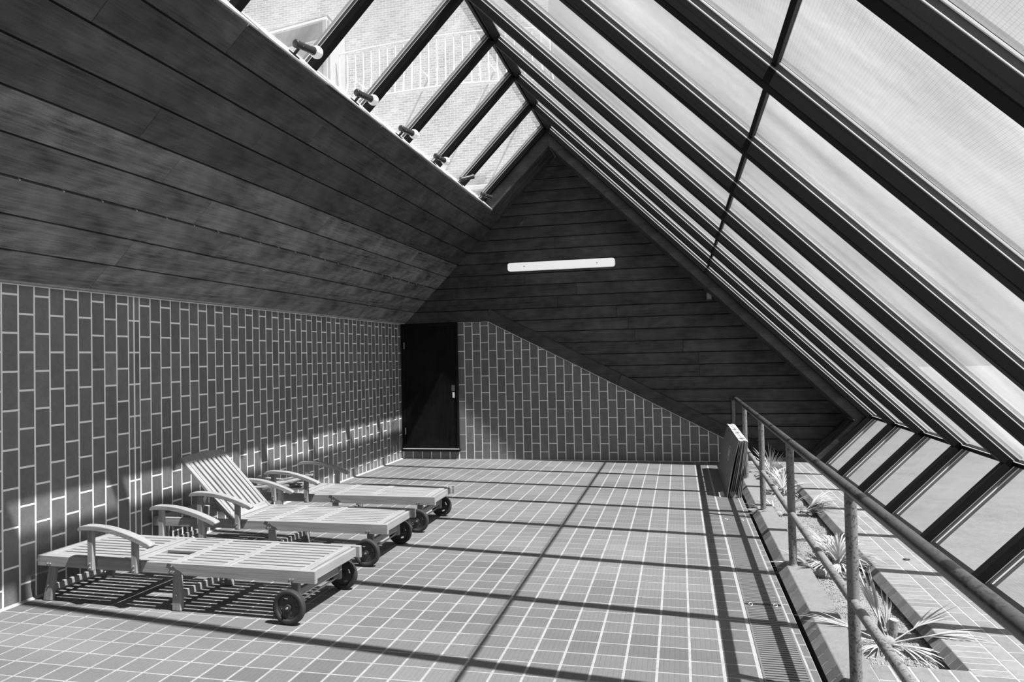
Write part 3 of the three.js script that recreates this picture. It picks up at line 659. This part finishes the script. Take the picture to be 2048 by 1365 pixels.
// ---------------------------------------------------------------- flattened cardboard against the rail
{
  const n = 8, LEN = 1.85, HT = 0.6;
  for (let i = 0; i < n; i++) {
    const k = i / (n - 1), xb = 4.6 + 0.135 * k, xt = 4.735 + 0.082 * k, h = HT - 0.015 * k + rr(-0.006, 0.006), lean = Math.atan2(xt - xb, h);
    const first = i === 0;
    const t = thing('cardboard_sheet', first ? 'front flattened cardboard sheet with a pale printed mark, leaning on the handrail' : 'flattened cardboard sheet in the stack behind the printed one at the handrail', 'cardboard', [xb, 0.004, 1.6], 'flattened cardboard leaning on the handrail');
    if (first) delete t.userData.group;
    t.rotation.z = -lean;
    // body: slightly bowed sheet
    const seg = 10, g = new THREE.BoxGeometry(0.009, h, LEN + rr(-0.05, 0.04), 1, seg, 6), P = g.attributes.position, bow = first ? 0.035 : 0.003;
    for (let j = 0; j < P.count; j++) { const v = P.getY(j) / h + 0.5; P.setY(j, v * h); P.setX(j, P.getX(j) + bow * Math.sin(v * Math.PI) * (first ? -0.25 : 1)); }
    g.computeVertexNormals();
    mesh('sheet', g, M.card, t);
    mesh('cut_edge', spanBox(-0.0042, 0.0042, h, h + 0.002, -LEN / 2 + 0.03, LEN / 2 - 0.03, 0.0006), M.cardEdge, t);
    if (first) {
      const bars = []; // printed mark: outlined square with lettering bars
      const q = (y0, y1, z0, z1) => bars.push(spanBox(-0.0145, -0.0125, y0, y1, z0, z1, 0.0003));
      q(0.3, 0.306, 0.1, 0.34); q(0.44, 0.446, 0.1, 0.34); q(0.3, 0.446, 0.1, 0.108); q(0.3, 0.446, 0.332, 0.34);
      for (let c = 0; c < 4; c++) q(0.33, 0.416, 0.13 + c * 0.05, 0.15 + c * 0.05);
      q(0.49, 0.56, 0.2, 0.206);
      mesh('printed_mark', mergeGeometries(bars), M.ink, t);
    }
  }
  [[4.545, 2.47, 0.055, 0.4], [4.66, 2.53, 0.07, -0.5]].forEach(([x, z, s, a], i) => {
    const g = new THREE.PlaneGeometry(s, s * 0.9, 6, 6), P = g.attributes.position; for (let j = 0; j < P.count; j++) P.setZ(j, 0.016 * noise.noise(P.getX(j) * 60, P.getY(j) * 60, i + 0.5)); g.computeVertexNormals(); g.translate(0, s * 0.45, 0);
    const m = own(new THREE.Mesh(g, M.film)); m.name = numbered('plastic_scrap'); m.position.set(x, 0.002, z); m.rotation.set(-0.2, a, 0.2); scene.add(m);
    m.userData = { label: i ? 'crumpled clear plastic scrap at the foot of the cardboard stack near the curb' : 'crumpled clear plastic scrap on the floor in front of the printed cardboard', category: 'plastic' };
  });
}

// ---------------------------------------------------------------- lamps
function spot(z, label, bulb, dir, k) {
  const base = [TOPX - 0.05, TOPY + 0.052, z], t = thing('spot_lamp', label, 'spot lamp', base, 'spot lamps along the ledge');
  const up = V(H, H, 0);
  mesh('base_plate', cyl(V(0, 0, 0), up.clone().multiplyScalar(0.018), 0.045, 0.045, 20), M.lampBody, t);
  mesh('stem', cyl(up.clone().multiplyScalar(0.018), up.clone().multiplyScalar(0.075), 0.011, 0.011, 10), M.lampBody, t);
  const c = up.clone().multiplyScalar(0.09), d = V(...dir).normalize(), a = c.clone().addScaledVector(d, -0.06), b = c.clone().addScaledVector(d, 0.13);
  const pts = [[0.001, -0.004], [0.02, -0.003], [0.029, 0.004], [0.029, 0.03], [0.026, 0.034], [0.026, 0.15], [0.031, 0.19], [0.029, 0.19], [0.024, 0.15], [0.002, 0.14]].map(([r, y]) => new THREE.Vector2(r, y));
  const g = new THREE.LatheGeometry(pts, 22); g.applyQuaternion(new THREE.Quaternion().setFromUnitVectors(V(0, 1, 0), d)); g.translate(a.x, a.y, a.z);
  mesh('barrel', g, M.lampBody, t);
  mesh('knuckle', cyl(c.clone().add(V(-0.02, 0.02, 0)), c.clone().add(V(0.02, -0.02, 0)), 0.014, 0.014, 12), M.lampBody, t);
  if (bulb) { const s = new THREE.LatheGeometry([[0.012, -0.05], [0.021, -0.035], [0.041, -0.008], [0.046, 0.014], [0.041, 0.036], [0.024, 0.053], [0.0005, 0.059]].map(([r, y]) => new THREE.Vector2(r, y)), 22); s.applyQuaternion(new THREE.Quaternion().setFromUnitVectors(V(0, 1, 0), d)); s.translate(b.x + d.x * 0.02, b.y + d.y * 0.02, b.z + d.z * 0.02); mesh('reflector_bulb', s, M.bulb, t); }
  return t;
}
spot(5.79, 'spot lamp with white bulb nearest the camera on the ledge', true, [0.2, 0.1, -1]);
spot(4.83, 'second spot lamp from the camera with white bulb on the ledge', true, [0.25, 0.02, -1]);
spot(3.87, 'third spot lamp from the camera with white bulb on the ledge', true, [0.25, 0.0, -1]);
spot(2.88, 'fourth spot lamp from the camera with white bulb on the ledge', true, [0.2, -0.02, -1]);
spot(1.9, 'spot lamp without a bulb, second from the far wall on the ledge', false, [0.55, 0.25, -0.5]);
spot(0.97, 'spot lamp without a bulb, closest to the far wall on the ledge', false, [0.45, -0.1, -0.8]);
{
  const t = thing('wall_lamp', 'long white fluorescent batten lamp on the far timber wall', 'lamp', [2.512, 2.832, 0]);
  mesh('base_tray', spanBox(-0.775, 0.775, -0.055, 0.055, 0, 0.035, 0.006), M.whitePlastic, t);
  const s = new THREE.Shape(), w = 0.783, h = 0.06, r = 0.03; s.moveTo(-w + r, -h); s.lineTo(w - r, -h); s.absarc(w - r, -h + r, r, -Math.PI / 2, 0); s.lineTo(w, h - r); s.absarc(w - r, h - r, r, 0, Math.PI / 2); s.lineTo(-w + r, h); s.absarc(-w + r, h - r, r, Math.PI / 2, Math.PI); s.lineTo(-w, -h + r); s.absarc(-w + r, -h + r, r, Math.PI, 1.5 * Math.PI);
  const g = new THREE.ExtrudeGeometry(s, { depth: 0.05, bevelEnabled: true, bevelSize: 0.008, bevelThickness: 0.012, bevelSegments: 3, curveSegments: 6 }); g.scale(0.99, 0.9, 1); g.translate(0, 0, 0.035);
  mesh('diffuser', g, M.diffuser, t);
  const lamp = new THREE.RectAreaLight(0xffffff, 0.55, 1.5, 0.1); lamp.name = 'wall_lamp_light'; lamp.position.set(0, 0, 0.11); lamp.rotation.y = Math.PI; t.add(lamp);
  for (const x of [-0.53, 0.53]) mesh('fixing_screw', cyl(V(x, 0.0, 0.095), V(x, 0.0, 0.1), 0.008, 0.007, 10), M.strip, t);
  for (const x of [-0.6, -0.2, 0.2, 0.6]) for (const y of [-1, 1]) mesh('clip', spanBox(x - 0.015, x + 0.015, y * 0.058 - 0.004, y * 0.058 + 0.004, 0.025, 0.055, 0.001), M.whitePlastic, t);
}
{
  const t = thing('junction_box', 'small dark junction box with pale face on the timber wall under the right slope', 'box', [4.575, 2.3, 0]);
  mesh('case', spanBox(-0.04, 0.04, -0.06, 0.05, 0, 0.06, 0.006), M.strip, t);
  mesh('cover', spanBox(-0.03, 0.03, -0.045, 0.035, 0.06, 0.068, 0.003), M.metal, t);
  mesh('conduit', cyl(V(0, 0.05, 0.025), V(-0.0, 0.2, 0.025), 0.01, 0.01, 8), M.strip, t);
}
{
  const t = thing('access_panel', 'worn square metal access panel low on the left tiled wall by the door', 'panel', [0, 0.42, 0.3]);
  mesh('plate', spanBox(0, 0.008, -0.185, 0.19, -0.16, 0.16, 0.002), mat(0.16, 0.45, { map: rep(rustTex, 2, 1) }), t);
  for (const z of [-0.145, 0.145]) for (const y of [-0.17, 0.175]) mesh('screw', cyl(V(0.008, y, z), V(0.011, y, z), 0.006, 0.005, 8), M.bolt, t);
}

// ---------------------------------------------------------------- planter palms
function blade(pts, width, normal) { // folded strip along points
  const P = [], I = [], n = pts.length;
  for (let i = 0; i < n; i++) {
    const d = pts[Math.min(i + 1, n - 1)].clone().sub(pts[Math.max(i - 1, 0)]).normalize(), side = new THREE.Vector3().crossVectors(d, normal).normalize(), up = new THREE.Vector3().crossVectors(side, d);
    const k = i / (n - 1), w = width * (k < 0.3 ? 0.55 + 1.5 * k : 1 - 0.97 * ((k - 0.3) / 0.7) ** 1.5) / 2;
    for (const s of [-1, 0, 1]) { const q = pts[i].clone().addScaledVector(side, s * w).addScaledVector(up, s ? w * 0.5 : 0); P.push(q.x, q.y, q.z); }
    if (i) for (const s of [0, 1]) { const a = (i - 1) * 3 + s, b = a + 1, c = i * 3 + s, e = c + 1; I.push(a, b, e, a, e, c); }
  }
  const g = new THREE.BufferGeometry(); g.setAttribute('position', new THREE.Float32BufferAttribute(P, 3)); g.setIndex(I); g.computeVertexNormals(); return g.toNonIndexed();
}
function frondGeo(az, el, petiole, fan, count, spread, droop, width = 0.011) {
  const dir = V(Math.cos(az) * Math.cos(el), Math.sin(el), Math.sin(az) * Math.cos(el)), side = V(-Math.sin(az), 0, Math.cos(az)), upv = new THREE.Vector3().crossVectors(side, dir).normalize();
  if (upv.y < 0) upv.negate();
  const along = (s) => dir.clone().multiplyScalar(s).add(V(0, -droop * s * s, 0)), geos = [];
  const pts = [0, 0.25, 0.5, 0.75, 1].map((k) => along(petiole * k));
  for (let i = 0; i < 4; i++) { const c = cyl(pts[i], pts[i + 1], 0.0055 - i * 0.0007, 0.0048 - i * 0.0007, 5); c.deleteAttribute('uv'); geos.push(c.toNonIndexed()); }
  const end = pts[4], d0 = pts[4].clone().sub(pts[3]).normalize();
  for (let i = 0; i < count; i++) {
    const k = count > 1 ? i / (count - 1) * 2 - 1 : 0, a = k * spread + rr(-0.06, 0.06), L = fan * (1 - 0.35 * Math.abs(k)) * rr(0.82, 1.1);
    const d = d0.clone().multiplyScalar(Math.cos(a)).addScaledVector(side, Math.sin(a)).addScaledVector(upv, rr(-0.12, 0.16)).normalize(), start = end.clone().addScaledVector(d0, -Math.abs(k) * fan * 0.12);
    const q = []; for (let j = 0; j <= 4; j++) { const s = L * j / 4; q.push(start.clone().addScaledVector(d, s).add(V(0, -droop * 1.4 * s * s * (1 + petiole * 2), 0))); }
    geos.push(blade(q, width * rr(0.75, 1.2), upv));
  }
  const clean = geos.map((g) => { for (const n of Object.keys(g.attributes)) if (!['position', 'normal'].includes(n)) g.deleteAttribute(n); return g; });
  return mergeGeometries(clean);
}
function palm(label, x, z, fronds, stumps = [], leaf = M.frond, y = 0) {
  const t = thing('palm_plant', label, 'palm', [x, y, z], 'young palms in the brick planter');
  const crown = new THREE.SphereGeometry(0.035, 10, 8); crown.scale(1, 0.9, 1); crown.translate(0, 0.012, 0); mesh('crown', crown, M.stump, t);
  for (const f of fronds) mesh('frond', frondGeo(...f), leaf, t);
  for (const [sx, sz, h, r] of stumps) { const s = mesh('stump', cyl(V(sx, -0.02, sz), V(sx + 0.012, h, sz), r * 1.05, r, 16), M.stump, t); mesh('cut_face', cyl(V(sx + 0.012, h, sz), V(sx + 0.0122, h + 0.002, sz), r * 0.97, r * 0.95, 16), M.stumpTop, s); }
  return t;
}
const deg = Math.PI / 180;
const tuft = (n, a0, a1, e0, e1, p0, p1, f0, f1, c, dr = 0.5) => Array.from({ length: n }, () => [rr(a0, a1) * deg, rr(e0, e1) * deg, rr(p0, p1) * 1.15, rr(f0, f1) * 1.25, c + 1, rr(0.25, 0.5), rr(dr * 0.6, dr * 1.3)]);
palm('palm beside two cut stumps at the near end of the planter', 5.15, 6.26, [
  [12 * deg, 24 * deg, 0.22, 0.3, 13, 0.3, 0.35], [-16 * deg, 30 * deg, 0.19, 0.25, 11, 0.28, 0.2], [186 * deg, 24 * deg, 0.17, 0.3, 12, 0.28, 0.3], [172 * deg, 14 * deg, 0.14, 0.24, 10, 0.32, 0.2],
  [-112 * deg, 58 * deg, 0.14, 0.36, 11, 0.2, 0.1], [-80 * deg, 66 * deg, 0.1, 0.22, 7, 0.24, 0.15], [55 * deg, 14 * deg, 0.12, 0.3, 13, 0.42, 0.5], [95 * deg, 10 * deg, 0.08, 0.2, 10, 0.5, 0.8], [35 * deg, 12 * deg, 0.1, 0.24, 8, 0.3, 0.5], [130 * deg, 12 * deg, 0.08, 0.18, 9, 0.5, 0.6],
], [[0.025, -0.03, 0.115, 0.021], [0.0, -0.16, 0.085, 0.016]]);
palm('dense bushy palm tuft in the middle of the planter', 5.2, 4.85, [...tuft(22, 0, 360, 12, 80, 0.06, 0.15, 0.2, 0.36, 9, 0.9)]);
palm('small palm spreading over the curb left of the dense tuft', 5.03, 5.12, [...tuft(9, 130, 260, 8, 40, 0.06, 0.12, 0.14, 0.22, 7, 0.6)]);
palm('palm with fronds reaching over the curb beside the second post', 5.0, 3.3, [...tuft(10, 110, 250, 4, 30, 0.08, 0.14, 0.18, 0.26, 8, 0.5), ...tuft(2, -60, 60, 15, 40, 0.08, 0.12, 0.18, 0.24, 8, 0.5)]);
palm('spindly palm leaning towards the paving behind the third post', 5.24, 3.15, [...tuft(11, -80, 60, 10, 50, 0.08, 0.16, 0.18, 0.28, 8, 0.4)]);
palm('palm with drooping fronds by the second bay of the planter', 5.2, 2.1, [...tuft(18, 0, 360, 8, 70, 0.06, 0.14, 0.18, 0.28, 8, 0.7)]);
palm('palm at the far end of the planter by the timber wall', 5.2, 1.1, [...tuft(16, 0, 360, 8, 85, 0.06, 0.14, 0.2, 0.32, 7, 0.5)]);
palm('palm whose leaf tips rise at the bottom edge beside the nearest post', 5.08, 7.72, [...tuft(5, 190, 280, 35, 60, 0.12, 0.2, 0.2, 0.28, 4, 0.3)], [], M.greenFrond);
palm('palm with sparse upright tips at the lower right corner', 5.3, 7.62, [...tuft(3, -80, -40, 55, 72, 0.18, 0.24, 0.2, 0.26, 3, 0.15)], [], M.greenFrond);
{
  const g = new THREE.SphereGeometry(0.022, 10, 6); g.scale(1, 0.3, 0.55); const P = g.attributes.position; for (let i = 0; i < P.count; i++) { const k = 1 + 0.4 * noise.noise(P.getX(i) * 80, P.getY(i) * 80, P.getZ(i) * 80); P.setXYZ(i, P.getX(i) * k, P.getY(i) * k, P.getZ(i) * k); } g.computeVertexNormals();
  const m = own(new THREE.Mesh(g, M.wheel)); m.name = 'dry_leaf'; m.position.set(5.61, PLAT + 0.006, 4.93); scene.add(m); m.userData = { label: 'small dark dry leaf lying on the pale paving right of the planter', category: 'leaf' };
}

// ---------------------------------------------------------------- outside
const terrace = structure('ground');
mesh('roof_terrace', spanBox(5.94, 60, -0.5, -0.15, -60, 60, 0.01), M.terrace, terrace);
mesh('roof_terrace', spanBox(-60, 5.94, -1.2, -0.7, -60, 60, 0.01), M.terrace, terrace);
{
  const b = thing('brick_building', 'tall pale brick building seen through the left glass', 'building', [-8, -0.7, -14]);
  const fp = [[-15.5, 1.5], [-15.5, -1.5], [5.5, -1.5], [8.3, 1.5]], P = [], U = [];
  const quad = (a, b) => { const L = Math.hypot(b[0] - a[0], b[1] - a[1]); for (const [k, y] of [[0, 0], [1, 0], [1, 22], [0, 0], [1, 22], [0, 22]]) { const p = k ? b : a; P.push(p[0], y, p[1]); U.push(k * L, y); } };
  for (let i = 0; i < 4; i++) quad(fp[(i + 1) % 4], fp[i]);
  for (const i of [0, 2, 1, 0, 3, 2]) { P.push(fp[i][0], 22, fp[i][1]); U.push(fp[i][0], fp[i][1]); }
  const g = new THREE.BufferGeometry(); g.setAttribute('position', new THREE.Float32BufferAttribute(P, 3)); g.setAttribute('uv', new THREE.Float32BufferAttribute(U, 2)); g.computeVertexNormals();
  mesh('wall', g, M.brick, b);
  mesh('coping', spanBox(-15.7, 5.3, 22, 22.2, -1.6, 1.6, 0.02), M.render, b);
}
{
  // glazed lean-to standing out from the brick wall
  const t = thing('lean_to', 'small pale lean-to with a sloping glass roof against the brick building', 'lean-to', [-8.2, 11.2, -12.45]);
  mesh('front_post', spanBox(1.05, 1.2, -2.2, 1.72, 1.0, 1.15, 0.01), M.paleRender, t);
  mesh('front_post', spanBox(-0.85, -0.78, -2.2, 1.5, 1.0, 1.08, 0.01), M.white, t);
  mesh('eaves_beam', slopeBox(-2.6, 1.3, 1.2, 1.75, 0, 0.08, 1.0, 1.12), M.white, t);
  mesh('side_wall', spanBox(1.2, 1.3, -2.2, 1.7, 0, 1.1, 0.01), M.paleRender, t);
  mesh('glass_roof', prism([[-2.6, 0], [1.25, 0], [1.25, 1.1], [-2.6, 1.1]], { o: V(0, 1.62, 0), u: V(0.993, 0.118, 0), v: V(0, 0.1, 0.995), n: V(-0.118, 0.988, -0.1).normalize() }, 0, 0.03, 0), mat(0.35, 0.4), t);
  mesh('arched_panel', (() => { const s = new THREE.Shape(); s.moveTo(-0.6, -2); s.lineTo(0.75, -2); s.lineTo(0.75, 0.7); s.absarc(0.05, 0.3, 0.75, 0.5, Math.PI - 0.3, false); s.closePath(); const g = new THREE.ExtrudeGeometry(s, { depth: 0.05, bevelEnabled: false }); g.translate(0, 0, 0.6); return g; })(), mat(0.55, 0.6), t);
}
{
  // balustrade of bent pickets in front of the brick wall
  const t = thing('balustrade', 'white metal balustrade with bent pickets in front of the brick building', 'balustrade', [-7, 8.5, -12.0]);
  const tops = []; const N = 26;
  for (let i = 0; i < N; i++) { const k = i / (N - 1), x = 0.25 + k * 7.2, yt = 3.35 + 0.35 * Math.sin(k * 2.4) - 0.25 * k; tops.push(V(x, yt, 0.3)); }
  for (const p of tops) {
    mesh('picket', mergeGeometries([cyl(p, p.clone().add(V(0, -1.05, 0)), 0.025, 0.025, 6), cyl(p.clone().add(V(0, -1.05, 0)), p.clone().add(V(0.18, -1.9, 0.55)), 0.025, 0.025, 6)]), M.white, t);
  }
  for (const i of [2, 10, 18, 24]) mesh('wall_bracket', cyl(tops[i].clone().add(V(0, -1.0, 0)), tops[i].clone().add(V(0, -1.0, -0.8)), 0.03, 0.03, 6), M.white, t);
  const top = new THREE.TubeGeometry(new THREE.CatmullRomCurve3(tops), 40, 0.035, 6); mesh('top_rail', top, M.white, t);
  mesh('foot_rail', new THREE.TubeGeometry(new THREE.CatmullRomCurve3(tops.map((p) => p.clone().add(V(0.18, -1.9, 0.55)))), 40, 0.05, 6), M.white, t);
}
{
  const t = thing('outbuilding', 'low white outbuilding with panelled windows below the balustrade', 'building', [-4, -0.7, -10.2]);
  mesh('wall', spanBox(-4, 5.5, 0, 7.2, -1.2, 0, 0.02), M.paleRender, t);
  for (let i = 0; i < 9; i++) { const w = mesh('window', spanBox(-2.6 + i * 0.85, -2.0 + i * 0.85, 5.3, 6.7, -0.02, 0.02, 0.01), M.render, t); mesh('pane', spanBox(-2.55 + i * 0.85, -2.05 + i * 0.85, 5.35, 6.65, 0.02, 0.03, 0.002), mat(0.4, 0.3), w); }
  mesh('roof', spanBox(-4.1, 5.6, 7.2, 7.35, -1.3, 0.15, 0.02), M.render, t);
}
renderer.render(scene, camera);
